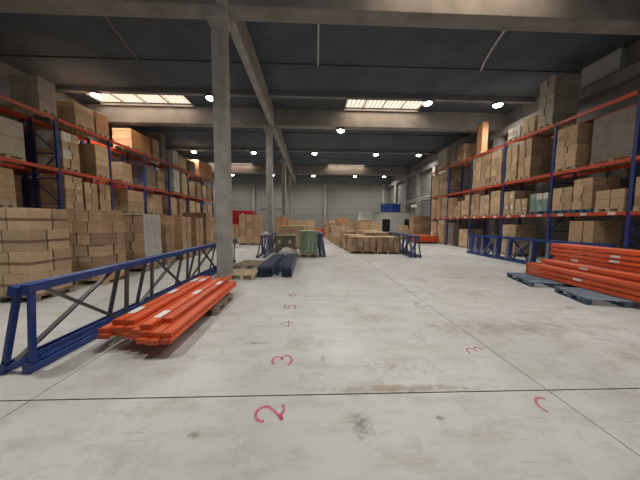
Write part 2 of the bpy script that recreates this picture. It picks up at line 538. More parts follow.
# ------------------------------------------------------------------ lamps
def lamp(x, y, ztop, drop, label, first=[None]):
    if first[0] is None:
        t = thing('high_bay_lamp', label, 'ceiling lamp', (x, y, ztop), group='high bay lamps under the roof')
        MB().cyl((0, 0, -0.03), 0.02, 0.02, 0.03, 8).build('hanger', M['steelbar'], t)
        MB().cyl((0, 0, -0.12), 0.20, 0.12, 0.09, 20).cyl((0, 0, -0.15), 0.24, 0.24, 0.035, 24).build('housing', M['lamp_body'], t)
        MB().cyl((0, 0, -0.20), 0.20, 0.23, 0.05, 24).cyl((0, 0, -0.245), 0.12, 0.20, 0.045, 24).build('lens', M['lens'], t)
        first[0] = t
    else:
        t = dup(first[0], (x, y, ztop), 0, label)
    key = 'narrow_lamp_light' if y < 5 else 'high_bay_light'
    ld = bpy.data.lights.get(key)
    if ld is None:
        ld = bpy.data.lights.new(key, 'SPOT')
        ld.energy = LAMP_NEAR_W if y < 5 else LAMP_W
        ld.spot_size = R(125) if y < 5 else R(160)
        ld.spot_blend = 0.9
        ld.shadow_soft_size = 0.2
        ld.color = (1.0, 0.98, 0.945)
    lo = bpy.data.objects.new('light', ld)
    C.objects.link(lo)
    lo.location = (x, y, ztop - 0.27)
    return t


rows = [(3.2, 'beyond the frame'), (13.7, 'under the purlin between the skylights'),
        (23.95, 'on the middle purlin'), (35.2, 'on the purlin by the end wall')]
for yy, where in rows:
    if yy == 13.7:
        xs = (-11.2, -5.33, 6.35, 10.3)
    elif yy < 5:
        xs = (-5.4, 0.3, 6.2)
    else:
        xs = (-11.0, -5.45, 0.3, 6.2, 10.4)
    for k, xx in enumerate(xs):
        lamp(xx, yy, 8.36, 0.2, 'round lit high bay lamp, %s across, %s' % (ORD[k], where))
lamp(1.85, 15.8, 7.58, 0.2, 'large bright high bay lamp hung under the beam behind the skylight')

# ------------------------------------------------------------------ pallets
def pallet_meshes(key, w, d, h, top, low):
    a = MB()
    nb = 7
    for k in range(nb):
        y0 = -d / 2 + (d - 0.1) * k / (nb - 1)
        a.box(-w / 2, w / 2, y0, y0 + 0.1, h - 0.022, h)
    out = [('deck', a.mesh('deck', top))]
    for x in (-w / 2, -0.05, w / 2 - 0.1):
        b = MB().box(x, x + 0.1, -d / 2, d / 2, h - 0.044, h - 0.022).box(x, x + 0.1, -d / 2, d / 2, 0.0, 0.022)
        for y0 in (-d / 2, -0.07, d / 2 - 0.14):
            b.box(x, x + 0.1, y0, y0 + 0.14, 0.022, h - 0.044)
        out.append(('stringer', b.mesh('stringer', low)))
    return out


PAL = {}


def pallet(x, y, z, rz, w, d, label, kind='wood', group=None):
    key = (round(w, 2), round(d, 2), kind)
    if key not in PAL:
        top, low = dict(wood=(M['wood'], M['wood']), dark=(M['wooddark'], M['wooddark']), blue=(M['bluetop'], M['bluewood']))[kind]
        PAL[key] = pallet_meshes(key, w, d, 0.14, top, low)
    t = thing('blue_pallet' if kind == 'blue' else 'wooden_pallet', label, 'pallet', (x, y, z), rz, group)
    for nm, me in PAL[key]:
        o = bpy.data.objects.new(nm, me); C.objects.link(o); o.parent = t
    return t


# ------------------------------------------------------------------ cartons: gathered first, built at the end
CARTONS = []     # dict(x0..z1, m, label, group, adj, tape, sticker)
COL = dict(brown='brown', tan='tan', warm='orange-brown', yellow='yellowish', white='white', grey='dark', pale='greyish', olive='olive-brown',
           green='green', crate='green-white')
CAPTION = {}


def grid(x0, x1, y0, y1, z0, ztop, layers, nx, ny, m, phrase, seed=0, jit=0.028, tape=None, sticker=False, right=True, left=True, ragged=0, mix=None, shift=True):
    """cartons on one pallet: only the outer ones are made (the hidden core is left out)"""
    rnd = random.Random(seed * 91 + int(abs(x0) * 10) + int(y0 * 100))
    h = (ztop - z0) / layers
    grp = 'cartons of the ' + phrase
    for l in range(layers):
        def cuts(a, b, n):
            c = [a + (b - a) * k / n for k in range(n + 1)]
            if n > 1 and shift:
                s = (b - a) / n * (0.16 if l % 2 else -0.16) * rnd.uniform(0.3, 1)
                for k in range(1, n):
                    c[k] += s
            return c
        cx, cy = cuts(x0, x1, nx), cuts(y0, y1, ny)
        for i in range(nx):
            for j in range(ny):
                if not (j == 0 or (right and i == nx - 1) or (left and i == 0) or l == layers - 1):
                    continue
                if ragged and l == layers - 1 and rnd.random() < ragged:
                    continue
                mm = m
                if mix and rnd.random() < 0.3:
                    mm = mix
                q = lambda: rnd.uniform(0.004, jit)
                lay = 'top' if l == layers - 1 else 'bottom' if l == 0 else ORD[l]
                s = COL[mm] + ' carton'
                bits = []
                if nx > 1:
                    bits.append(ORD[i] + ' column')
                if ny > 1:
                    bits.append(ORD[j] + ' row')
                if layers > 1:
                    bits.append(lay + ' layer')
                s += ', ' + ', '.join(bits + [phrase])
                gap = 0.004
                CARTONS.append(dict(b=(cx[i] + q(), cx[i + 1] - q(), cy[j] + q(), cy[j + 1] - q(), z0 + l * h, z0 + (l + 1) * h - 0.001),
                                    m=mm, label=s, group=grp, tape=tape, sticker=sticker))


# ------------------------------------------------------------------ racks
LEV = [2.12, 3.88, 5.97]        # top of the load beams


def rack(name, label, xf, xb, ys, side, levels, tagged=()):
    """side +1: aisle face towards -X (rack on the +X side)"""
    t = thing(name, label, 'pallet rack', ((xf + xb) / 2, ys[0], 0))
    ox, oy = (xf + xb) / 2, ys[0]
    lx = lambda x: x - ox
    ly = lambda y_: y_ - oy
    for y_ in ys:
        for x in (xf, xb):
            s = 0.09 if x < ox else -0.09
            a, c = sorted((lx(x), lx(x) + s))
            p = MB()
            p.box(a, c, ly(y_) - 0.05, ly(y_) - 0.035, 0.01, 5.97).box(a, c, ly(y_) + 0.035, ly(y_) + 0.05, 0.01, 5.97)
            f0, f1 = (a, a + 0.02) if x < ox else (c - 0.02, c)
            p.box(f0, f1, ly(y_) - 0.035, ly(y_) + 0.035, 0.01, 5.97)
            p.box(a - 0.03, c + 0.03, ly(y_) - 0.08, ly(y_) + 0.08, 0.0, 0.012)
            p.build('post', M['rackblue'], t)
        br = MB()
        z, k = 0.3, 0
        a, c = sorted((lx(xf), lx(xb)))
        a += 0.05; c -= 0.05
        while z < 5.4:
            br.bar((a, ly(y_), z), (c, ly(y_), z), 0.03, 0.045)
            zz = min(z + 1.0, 5.95)
            br.bar((a, ly(y_), z) if k % 2 else (c, ly(y_), z), (c, ly(y_), zz) if k % 2 else (a, ly(y_), zz), 0.03, 0.045, (0, 1, 0))
            z += 1.05; k += 1
        br.build('bracing', M['rackblue'], t)
    for k in range(len(ys) - 1):
        for li in levels:
            zt = LEV[li]
            for x in (xf, xb):
                s = 1 if x < ox else -1
                a, c = sorted((lx(x) - s * 0.012, lx(x) + s * 0.045))
                bm_ = MB().box(a, c, ly(ys[k]) + 0.053, ly(ys[k + 1]) - 0.053, zt - 0.13, zt)
                for yy in (ly(ys[k]) + 0.053, ly(ys[k + 1]) - 0.06):
                    bm_.box(a - 0.006, c + 0.006, yy, yy + 0.007, zt - 0.19, zt)
                bo = bm_.build('crossbeam', M['rackred'], t, 0.004)
                if x == xf and li == 0 and side > 0:
                    for q in range(3):
                        yc = ly(ys[k]) + 0.45 + 0.88 * q
                        MB().box(a - 0.005, a - 0.001, yc - 0.11, yc + 0.11, zt - 0.11, zt - 0.02).build('location_tag', M['sticker'], bo)
    return t


RY = [5.02 + 2.7 * k for k in range(7)]
rack('pallet_rack', 'blue and orange pallet rack along the concrete wall, behind the blue frame bundle', 10.42, 11.52, RY, 1, (0, 1, 2))
LY = [8.2 + 2.7 * k for k in range(8)]
rack('pallet_rack', 'blue and orange pallet rack standing behind the row of floor stacks', -10.6, -11.7, LY, -1, (0, 1, 2))
rack('pallet_rack', 'second blue pallet rack back to back behind the one facing the floor stacks', -11.95, -13.05, LY, -1, (0, 1, 2))


def loads(side, lev, rows_, shelf):
    for k, r in enumerate(rows_):
        y0, y1, ztop, layers, cols, m = r[:6]
        opt = r[6] if len(r) > 6 else {}
        dep = opt.pop('depth', 1.1)
        z = LEV[lev] if lev >= 0 else 0.0
        pz = 0.14
        rackname = 'rack along concrete wall' if side > 0 else ('rack behind floor stacks' if opt.pop('back', 0) == 0 else 'hindmost rack')
        phrase = '%s %s load, %s' % (ORD[k], shelf, rackname)
        if side > 0:
            x0, x1 = 10.4 + opt.pop('inset', 0), 10.4 + dep
        elif rackname == 'hindmost rack':
            x0, x1 = -11.93 - dep, -11.93
        else:
            x0, x1 = -10.58 - dep, -10.58 - opt.pop('inset', 0)
        pk = opt.pop('pallet', 'wood')
        rows_deep = opt.pop('nx', 2 if (cols > 1 or layers > 2) else 1)
        w, d = (x1 - x0) - 0.02, (y1 - y0) - 0.02
        pallet((x0 + x1) / 2, (y0 + y1) / 2, z + 0.002, 0, w, max(d, 0.4), '%s pallet under %s' % ('blue' if pk == 'blue' else 'wooden', phrase), pk, 'pallets on the racks')
        grid(x0, x1, y0, y1, z + pz + 0.003, ztop, layers, rows_deep, cols, m, phrase, seed=k + lev * 31 + (7 if side > 0 else 0),
             left=side > 0, right=side < 0, **opt)


# rack behind the floor stacks
loads(-1, 2, [
    (10.28, 10.97, 7.3, 2, 1, 'pale', dict(nx=2)),
    (11.75, 12.75, 7.02, 4, 1, 'tan', {}),
    (12.83, 13.6, 7.07, 1, 1, 'warm', dict(nx=1)),
    (15.2, 16.9, 7.12, 7, 1, 'warm', dict(nx=1)),
    (17.2, 17.9, 7.2, 2, 1, 'brown', {}),
    (18.1, 18.6, 7.9, 2, 1, 'grey', {}),
    (19.6, 20.3, 7.14, 4, 2, 'white', {}),
    (20.45, 21.6, 6.9, 2, 1, 'yellow', {}),
    (22.2, 23.2, 7.0, 2, 1, 'grey', {}),
    (24.0, 25.4, 7.5, 3, 1, 'warm', {}),
    (25.55, 27.0, 7.5, 3, 2, 'warm', {}),
], 'top-shelf')
loads(-1, 1, [
    (8.6, 9.7, 5.25, 1, 1, 'pale', {}),
    (11.08, 11.85, 5.5, 4, 2, 'white', dict(mix='tan')),
    (12.69, 13.50, 5.45, 3, 1, 'tan', {}),
    (14.45, 15.15, 5.0, 2, 1, 'brown', {}),
    (16.5, 17.3, 5.3, 3, 1, 'grey', {}),
    (17.6, 18.4, 5.2, 3, 1, 'brown', {}),
    (19.6, 20.4, 5.7, 5, 2, 'white', {}),
    (20.8, 21.6, 5.6, 4, 1, 'yellow', {}),
    (22.0, 23.0, 5.2, 3, 1, 'tan', {}),
    (23.5, 24.3, 5.3, 3, 1, 'brown', {}),
    (24.6, 25.5, 5.2, 3, 1, 'tan', {}),
    (25.7, 26.8, 5.3, 3, 1, 'brown', {}),
], 'middle-shelf')
loads(-1, 0, [
    (8.6, 9.3, 3.5, 3, 1, 'tan', {}),
    (11.07, 11.9, 3.65, 5, 2, 'tan', {}),
    (12.0, 12.7, 3.5, 5, 2, 'tan', dict(mix='brown')),
    (12.8, 13.5, 3.55, 5, 2, 'brown', {}),
    (14.7, 16.05, 3.5, 4, 1, 'brown', {}),
    (17.0, 18.0, 3.5, 4, 1, 'brown', {}),
    (19.1, 19.9, 3.5, 4, 2, 'tan', {}),
    (20.3, 21.3, 3.5, 4, 2, 'brown', {}),
    (22.0, 22.9, 3.5, 4, 2, 'yellow', {}),
    (23.2, 24.0, 3.4, 4, 1, 'tan', {}),
    (24.6, 25.5, 3.4, 4, 1, 'brown', {}),
    (25.7, 26.8, 3.4, 3, 1, 'tan', {}),
], 'low-shelf')
loads(-1, 2, [(9.0, 10.6, 7.4, 2, 1, 'grey', dict(back=1)), (12.0, 13.2, 7.0, 2, 1, 'grey', dict(back=1))], 'top-shelf')
loads(-1, 1, [(9.4, 10.7, 5.4, 2, 1, 'grey', dict(back=1)), (11.2, 12.3, 5.5, 3, 1, 'grey', dict(back=1)), (14.0, 15.2, 5.2, 2, 1, 'grey', dict(back=1))], 'middle-shelf')
loads(-1, 0, [(9.4, 10.7, 3.5, 3, 1, 'brown', dict(back=1)), (11.2, 12.3, 3.5, 3, 1, 'brown', dict(back=1)), (14.0, 15.2, 3.5, 3, 1, 'grey', dict(back=1))], 'low-shelf')

# rack along the concrete wall
loads(1, 2, [
    (10.56, 11.3, 8.05, 5, 2, 'pale', {}),
    (11.42, 12.15, 6.75, 2, 2, 'yellow', {}),
    (12.2, 13.0, 6.62, 2, 3, 'white', {}),
    (15.0, 15.5, 7.85, 1, 1, 'warm', dict(depth=0.4, nx=1)),
    (16.7, 17.6, 7.1, 3, 2, 'brown', {}),
    (17.7, 18.4, 7.2, 3, 1, 'grey', {}),
    (18.9, 20.3, 7.4, 3, 2, 'pale', {}),
], 'top-shelf')
loads(1, 1, [
    (5.4, 6.6, 5.4, 3, 2, 'brown', {}),
    (7.85, 9.2, 5.62, 1, 1, 'grey', dict(inset=0.25)),
    (9.48, 10.32, 5.62, 6, 2, 'tan', {}),
    (11.5, 12.22, 5.76, 4, 2, 'tan', {}),
    (12.3, 13.02, 5.65, 4, 2, 'tan', {}),
    (13.3, 14.1, 5.72, 5, 2, 'tan', {}),
    (14.15, 14.95, 5.74, 5, 2, 'brown', {}),
    (15.0, 15.72, 5.76, 5, 2, 'tan', {}),
    (18.72, 19.9, 5.66, 4, 2, 'tan', dict(mix='brown')),
    (19.98, 21.1, 5.62, 4, 2, 'yellow', {}),
], 'middle-shelf')
loads(1, 0, [
    (6.7, 7.62, 3.2, 3, 2, 'brown', {}),
    (7.86, 8.72, 2.88, 1, 2, 'tan', {}),
    (8.8, 9.5, 3.42, 4, 2, 'tan', dict(pallet='blue')),
    (9.52, 10.32, 3.18, 3, 2, 'tan', dict(ragged=0.35, pallet='blue')),
    (10.5, 11.42, 3.06, 3, 3, 'crate', dict(mix='white', pallet='blue')),
    (11.55, 12.25, 2.9, 2, 2, 'tan', dict(sticker=True)),
    (12.3, 13.02, 3.36, 2, 2, 'tan', dict(sticker=True)),
    (13.25, 14.0, 3.5, 3, 1, 'tan', {}),
    (14.1, 14.9, 3.35, 4, 2, 'tan', {}),
    (14.95, 15.72, 3.5, 4, 2, 'brown', dict(ragged=0.3)),
    (15.95, 16.8, 3.55, 4, 2, 'tan', dict(ragged=0.3)),
    (16.9, 17.7, 3.2, 3, 2, 'tan', dict(ragged=0.4)),
    (17.75, 18.42, 3.55, 3, 1, 'brown', {}),
    (18.6, 19.4, 3.66, 3, 1, 'tan', dict(mix='brown')),
    (19.5, 20.2, 3.66, 2, 1, 'brown', {}),
    (20.3, 21.05, 3.66, 2, 1, 'tan', {}),
], 'low-shelf')
loads(1, -1, [
    (8.65, 9.55, 1.8, 1, 2, 'brown', dict(inset=0.0)),
    (12.1, 13.0, 1.62, 3, 2, 'tan', {}),
    (15.95, 16.9, 1.27, 4, 2, 'tan', dict(ragged=0.3)),
    (17.6, 18.3, 1.7, 3, 1, 'grey', {}),
    (18.9, 19.8, 1.9, 5, 2, 'tan', {}),
    (20.1, 21.0, 1.8, 4, 2, 'tan', dict(mix='white')),
], 'floor-level')


# ------------------------------------------------------------------ stacks on the floor
def stack(x0, x1, y0, y1, ztop, layers, nx, ny, m, phrase, pk='wood', **kw):
    pallet((x0 + x1) / 2, (y0 + y1) / 2, 0.0, 0, x1 - x0 + 0.02, y1 - y0 + 0.02, 'wooden pallet under ' + phrase, pk, 'pallets under the floor stacks')
    grid(x0, x1, y0, y1, 0.143, ztop, layers, nx, ny, m, phrase, **kw)


stack(-7.22, -5.70, 5.15, 6.02, 1.95, 4, 3, 2, 'tan', 'stack behind blue frames\u2019 near end', 'dark', tape='mid')
stack(-6.9, -5.45, 6.6, 7.4, 1.98, 6, 4, 2, 'brown', 'stack with gaps behind first stack', 'wood', tape='top', seed=3, mix='tan')
stack(-6.75, -5.52, 8.3, 9.15, 1.90, 6, 3, 2, 'brown', 'white-topped stack behind blue frames', 'wood', seed=4)
stack(-6.85, -5.58, 9.65, 10.3, 1.9, 5, 2, 2, 'brown', 'fourth stack from camera', 'wood', seed=5)
stack(-6.9, -5.62, 10.95, 11.75, 1.9, 5, 2, 2, 'tan', 'fifth stack from camera', 'wood', seed=6)
stack(-6.95, -5.65, 12.3, 13.1, 1.88, 5, 2, 2, 'brown', 'sixth stack from camera', 'wood', seed=7)
stack(-7.0, -5.7, 13.6, 14.5, 2.18, 4, 2, 2, 'brown', 'seventh stack from camera', 'wood', seed=8)
stack(-7.1, -5.75, 15.2, 16.1, 1.9, 4, 2, 2, 'tan', 'eighth stack from camera', 'wood', seed=9)

# white film over the top and the aisle side of the third stack
fm = MB()
rnd = random.Random(5)
fx0, fx1, fy0, fy1, fz = -6.77, -5.50, 8.28, 9.17, 1.915
nxs = 14
for k in range(nxs):
    a = fx0 + (fx1 - fx0) * k / nxs
    fm.box(a, a + (fx1 - fx0) / nxs, fy0, fy1, fz - 0.01, fz + rnd.uniform(0.004, 0.03))
for r_ in range(13):
    for c_ in range(5):
        y0 = fy0 + (fy1 - fy0) * c_ / 5
        fm.box(fx1 - 0.01, fx1 + rnd.uniform(0.004, 0.025), y0, y0 + (fy1 - fy0) / 5, 0.22 + 0.13 * r_, 0.22 + 0.13 * (r_ + 1))
tag(fm.build('stretch_film', M['film'], None, 0.003), 'crinkled white film over the third floor stack behind the blue frames', 'plastic film')

# centre block
CEN = [
    (2.15, 3.5, 13.1, 14.3, 0.91, 3, 4, 3, 'tan'), (3.56, 4.78, 13.0, 14.2, 0.91, 3, 4, 3, 'brown'),
    (2.02, 3.2, 14.6, 15.7, 0.93, 3, 3, 3, 'tan'), (3.3, 4.7, 14.6, 15.8, 1.10, 3, 3, 3, 'tan'),
    (1.9, 3.0, 16.0, 17.2, 1.10, 3, 3, 3, 'brown'), (3.2, 4.6, 16.2, 17.3, 1.14, 3, 3, 2, 'tan'),
    (1.78, 2.9, 17.8, 19.0, 1.32, 3, 3, 2, 'brown'), (3.7, 5.15, 18.0, 19.2, 1.70, 4, 2, 2, 'tan'),
    (1.7, 2.85, 20.0, 21.2, 1.45, 3, 3, 2, 'tan'), (2.95, 4.3, 20.0, 21.2, 1.72, 3, 2, 2, 'brown'),
    (1.58, 2.75, 22.5, 23.7, 1.6, 3, 3, 2, 'brown'), (1.48, 2.65, 25.0, 26.2, 1.2, 2, 3, 2, 'tan'),
    (1.4, 2.75, 28.2, 29.4, 1.95, 3, 2, 2, 'brown'), (3.0, 4.4, 28.2, 29.4, 2.2, 3, 2, 2, 'warm'),
    (4.6, 6.0, 24.0, 25.2, 1.9, 3, 2, 2, 'tan'),
]
for k, (x0, x1, y0, y1, zt, ly_, nx, ny, m) in enumerate(CEN):
    stack(x0, x1, y0, y1, zt, ly_, nx, ny, m, '%s pallet of the centre block' % ORD[k], 'wood', seed=20 + k, right=(k % 2 == 1 or k > 9), shift=False, jit=0.028, mix=('brown' if m == 'tan' else 'tan'), ragged=0.12 if k > 3 else 0)

# stacks beyond the columns
stack(-5.2, -3.72, 17.9, 19.0, 2.2, 4, 3, 2, 'brown', 'tall stack before the red machine', 'dark', seed=40, shift=False, jit=0.02)
stack(-7.3, -5.75, 18.6, 19.7, 1.45, 2, 2, 2, 'tan', 'low stack before the red machine', 'dark', seed=41, shift=False, jit=0.02)
stack(-3.0, -2.0, 21.0, 22.0, 2.1, 4, 2, 2, 'warm', 'stack between second and third columns', 'dark', seed=42, shift=False, jit=0.02)
stack(-2.0, -0.4, 15.4, 16.4, 1.45, 2, 2, 2, 'tan', 'stack behind olive cartons', 'dark', seed=43, shift=False, jit=0.02)
stack(-2.02, -0.85, 13.5, 14.5, 0.95, 1, 2, 2, 'olive', 'low load beside green load', 'wood', sticker=True, seed=44)
stack(-0.56, 0.32, 11.75, 12.75, 1.27, 6, 4, 3, 'green', 'green load at the aisle end', 'wood', seed=45, shift=False, jit=0.012)
stack(-1.9, 0.3, 20.5, 21.6, 1.85, 3, 3, 2, 'tan', 'stack far behind the green load', 'dark', seed=46, shift=False, jit=0.02)
stack(9.75, 11.3, 23.0, 24.1, 2.3, 6, 2, 2, 'brown', 'stack beside the block office', 'dark', seed=47, shift=False, jit=0.02)
stack(8.9, 9.65, 24.0, 24.9, 1.4, 3, 1, 2, 'tan', 'narrow stack before the office door', 'dark', seed=48, shift=False, jit=0.02)


# ------------------------------------------------------------------ blue upright frames standing on edge
def upright_frame(label, x, y, length, h, lean, m, strut_m, mirror=False, rz=0.0, struts=None, sw=1.0, group='loose upright frames', name='upright_frame', endm=None):
    t = thing(name, label, 'rack frame', (x, y, 0.06 * abs(math.sin(lean))), 0, group)
    t.rotation_euler = (0, lean, rz)
    pw = 0.085
    for z0 in (0.0, h - pw):
        p = MB()
        w = 0.016
        if z0 == 0.0:
            p.box(-0.045, 0.045, 0, length, 0.0, w)
        else:
            p.box(-0.045, 0.045, 0, length, h - w, h)
        p.box(-0.045, -0.045 + w, 0, length, z0, z0 + pw).box(0.045 - w, 0.045, 0, length, z0, z0 + pw)
        p.build('post', m, t, 0.004)
    for yy in (0.0, length):
        for z0, z1 in ((0.0, pw + 0.03), (h - pw - 0.03, h)):
            MB().box(-0.05, 0.05, yy - 0.008, yy, z0, z1).build('foot_plate', m, t)
    if struts is None:
        struts = [0.06]
        s = 1.5
        while s < length - 0.3:
            struts.append(s)
            if s + 0.65 < length - 0.3:
                struts.append(s + 0.65)
            s += 2.1
        struts.append(length - 0.06)
    zi, zo = 0.02, h - 0.02
    for k, s in enumerate(struts):
        MB().bar((0, s, zi), (0, s, zo), 0.035, 0.06 * sw, (0, 1, 0)).build('strut', (endm or m) if k == 0 else strut_m, t)
    for k in range(len(struts) - 1):
        a, b_ = struts[k], struts[k + 1]
        if b_ - a > 0.8:
            za, zb = (zi + 0.04, zo - 0.04) if mirror else (zo - 0.04, zi + 0.04)
            MB().bar((0.0, a + 0.1, za), (0.0, b_ - 0.1, zb), 0.03, 0.055 * sw, (1, 0, 0)).build('diagonal', strut_m, t)
    return t


ST = [0.05, 1.46, 2.12, 3.5, 4.15, 5.6, 6.25, 7.3]
upright_frame('long blue frame on edge touching the near orange beams', -3.14, 2.72, 7.4, 1.0, 0.06, M['blue'], M['galv'], struts=ST, group='long blue frames by the columns')
upright_frame('long blue frame leaning on its twin beside the floor stacks', -3.42, 2.70, 7.4, 1.0, 0.235, M['blue'], M['galv'], True, struts=ST, group='long blue frames by the columns')
tag(MB().box(-0.045, 0.045, 0, 7.2, 0, 0.016).box(-0.045, -0.029, 0, 7.2, 0, 0.085).box(0.029, 0.045, 0, 7.2, 0, 0.085).build('loose_post', M['blue'], None, 0.004, (-3.27, 2.95, 0.001)),
    'single blue post lying on the floor between the two long frames', 'rack post')

for k, (dx, ln) in enumerate(((0.0, 0.03), (0.2, 0.05), (0.4, 0.03))):
    upright_frame('blue frame on edge, %s from the aisle, before the rack of pale cartons' % ORD[k], 8.95 + dx, 7.0 + 0.1 * k, 6.5, 1.06, ln, M['blue'], M['galvlight'] if k == 0 else M['blue'], k % 2 == 1, rz=0.012, sw=1.5, group='blue frames before the wall rack',
                  struts=[0.05, 0.75, 1.9, 2.6, 3.8, 4.5, 5.4, 5.9, 6.44], endm=M['blue'])
for k, (x_, ln, rz) in enumerate(((4.84, -0.02, 0.0), (5.06, -0.03, 0.0), (5.32, -0.12, 0.0))):
    upright_frame('dark blue frame on edge, %s in the group beside the centre block' % ORD[k], x_, 11.6, 5.6, 1.06, ln, M['navy'] if k != 1 else M['blue'], M['navy'], k == 1, rz=-0.1, sw=1.9, group='dark blue frames beside the centre block')
for k, (x_, ln) in enumerate(((-2.52, 0.22), (-2.17, 0.02))):
    upright_frame('navy frame on edge, %s of the pair beside the olive cartons' % ORD[k], x_, 11.4, 3.7, 1.05, ln, M['navy'], M['navy'], k == 1, sw=2.0, group='navy frames beside the olive cartons')
for k, (x_, ln) in enumerate(((0.49, -0.09), (0.68, -0.13))):
    upright_frame('dark frame leaning by the green load, %s from it' % ORD[k], x_, 11.85, 3.4, 1.15, ln, M['navy'], M['navy'], k == 1, sw=2.4, group='dark frames beside the green load')
# white film heap on the navy frames
def crumple(name, x, y, z, sx, sy, sz, seed, label):
    bm = bmesh.new()
    bmesh.ops.create_icosphere(bm, subdivisions=4, radius=1)
    r_ = random.Random(seed)
    ph = [(r_.uniform(2, 7), r_.uniform(2, 7), r_.uniform(2, 7), r_.uniform(0, 6)) for _ in range(9)]
    for v in bm.verts:
        d = sum(math.sin(v.co.x * a + v.co.y * b_ * 1.3 + v.co.z * c + p) for a, b_, c, p in ph) / 9
        v.co *= 1 + 0.45 * d
        v.co.z = max(v.co.z, -0.35)
        v.co = Vector((v.co.x * sx, v.co.y * sy, (v.co.z + 0.35) * sz))
    me = bpy.data.meshes.new(name); bm.to_mesh(me); bm.free()
    me.materials.append(M['film'])
    o = bpy.data.objects.new(name, me); C.objects.link(o)
    o.location = (x, y, z)
    return tag(o, label, 'plastic film')


crumple('plastic_film', -2.13, 11.75, 1.062, 0.14, 0.3, 0.12, 3, 'small white film scrap on top of the navy frames')
crumple('plastic_film', -1.12, 11.8, 0.0, 0.48, 0.36, 0.30, 8, 'crumpled white plastic film behind the navy post bundles')
crumple('plastic_film', 8.73, 9.0, 0.0, 0.10, 0.16, 0.11, 12, 'white film scrap on the floor before the wall-side blue frames')


# ------------------------------------------------------------------ navy posts on the floor
def post_mesh(l):
    p = MB()
    p.box(-0.05, 0.05, 0, l, 0, 0.014).box(-0.05, -0.036, 0, l, 0.014, 0.082).box(0.036, 0.05, 0, l, 0.014, 0.082)
    p.box(-0.036, -0.02, 0, l, 0.068, 0.082).box(0.02, 0.036, 0, l, 0.068, 0.082)
    return p.mesh('navy_post', M['navy'], 0.003)


pm = post_mesh(3.3)
rnd = random.Random(4)
for bn, (bx, by, ang, cols) in (('bundle beside the wooden pallets', (-1.58, 7.4, 0.03, 4)), ('bundle toward the open aisle', (-0.86, 7.38, -0.02, 3))):
    for l in range(4):
        for c_ in range(cols):
            o = bpy.data.objects.new('navy_post', pm); C.objects.link(o)
            o.location = (bx + c_ * 0.112 + rnd.uniform(-0.004, 0.004), by + rnd.uniform(0, 0.12), l * 0.083)
            o.rotation_euler = (0, 0, -ang * 0.3)
            tag(o, 'navy steel post, %s across in the %s layer of the %s' % (ORD[c_], ('bottom', 'second', 'third', 'top')[l], bn), 'rack post', 'navy posts, ' + bn)
for k in range(5):
    o = bpy.data.objects.new('navy_post', pm); C.objects.link(o)
    o.location = (-1.085 + 0.005 * k, 7.75 + 0.08 * k, 0.0 + (k // 2) * 0.084)
    o.rotation_euler = (0, 0, 0.0)
    if k % 2 == 0:
        tag(o, 'navy steel post lying between the two navy bundles, %s from below' % ORD[k // 2], 'rack post', 'navy posts between the bundles')
    else:
        bpy.data.objects.remove(o)

pallet(-2.03, 7.6, 0.0, R(1), 0.74, 0.95, 'pale empty wooden pallet beside the first column', 'wood', 'empty pallets by the column')
pallet(-2.25, 9.35, 0.0, R(-5), 1.0, 1.2, 'grey empty wooden pallet behind the pale one', 'dark', 'empty pallets by the column')

# ------------------------------------------------------------------ loose orange beams
BEAM_L = 2.7


def beam_proto(h, w, BEAM_L):
    g_ = 0.009 if h > w else 0.004
    bar = MB().box(-w / 2, w / 2, 0.02, BEAM_L - 0.02, g_, h * 0.62)
    bar.box(-w / 2 + (0.012 if h > w else 0.0), w / 2, 0.02, BEAM_L - 0.02, h * 0.62, h - g_)
    con = []
    for y0 in (0.0, BEAM_L - 0.02):
        con.append(MB().box(-w / 2 - 0.008, w / 2 + 0.008, y0, y0 + 0.02, -0.0, h).mesh('end_connector', M['orange'], 0.002))
    return bar.mesh('bar', M['orange'], 0.005), con, MB().box(-w / 2 + 0.012, w / 2 - 0.012, 0.25, 0.52, h - g_, h - g_ + 0.002).mesh('sticker', M['sticker'])


BP = {}


def loose_beam(x, y, z, rz, h, w, label, group, sticker=None, side_tag=None, ln=BEAM_L):
    if (h, w, ln) not in BP:
        BP[(h, w, ln)] = beam_proto(h, w, ln)
    bar, con, st = BP[(h, w, ln)]
    t = thing('rack_crossbeam', label, 'rack beam', (x, y, z), rz, group)
    for nm, me in (('bar', bar), ('end_connector', con[0]), ('end_connector', con[1])):
        o = bpy.data.objects.new(nm, me); C.objects.link(o); o.parent = t
    for q in (() if sticker is None else sticker if isinstance(sticker, tuple) else (sticker,)):
        o = bpy.data.objects.new('sticker', st); C.objects.link(o); o.parent = t
        o.location = (0, q, 0)
        o['label'] = 'white paper sticker'
    if side_tag is not None:
        o = MB().box(-w / 2 - 0.007, -w / 2 - 0.004, side_tag, side_tag + 0.2, h * 0.3, h * 0.75).build('sticker', M['sticker'], t)
        o['label'] = 'white paper sticker'
    return t


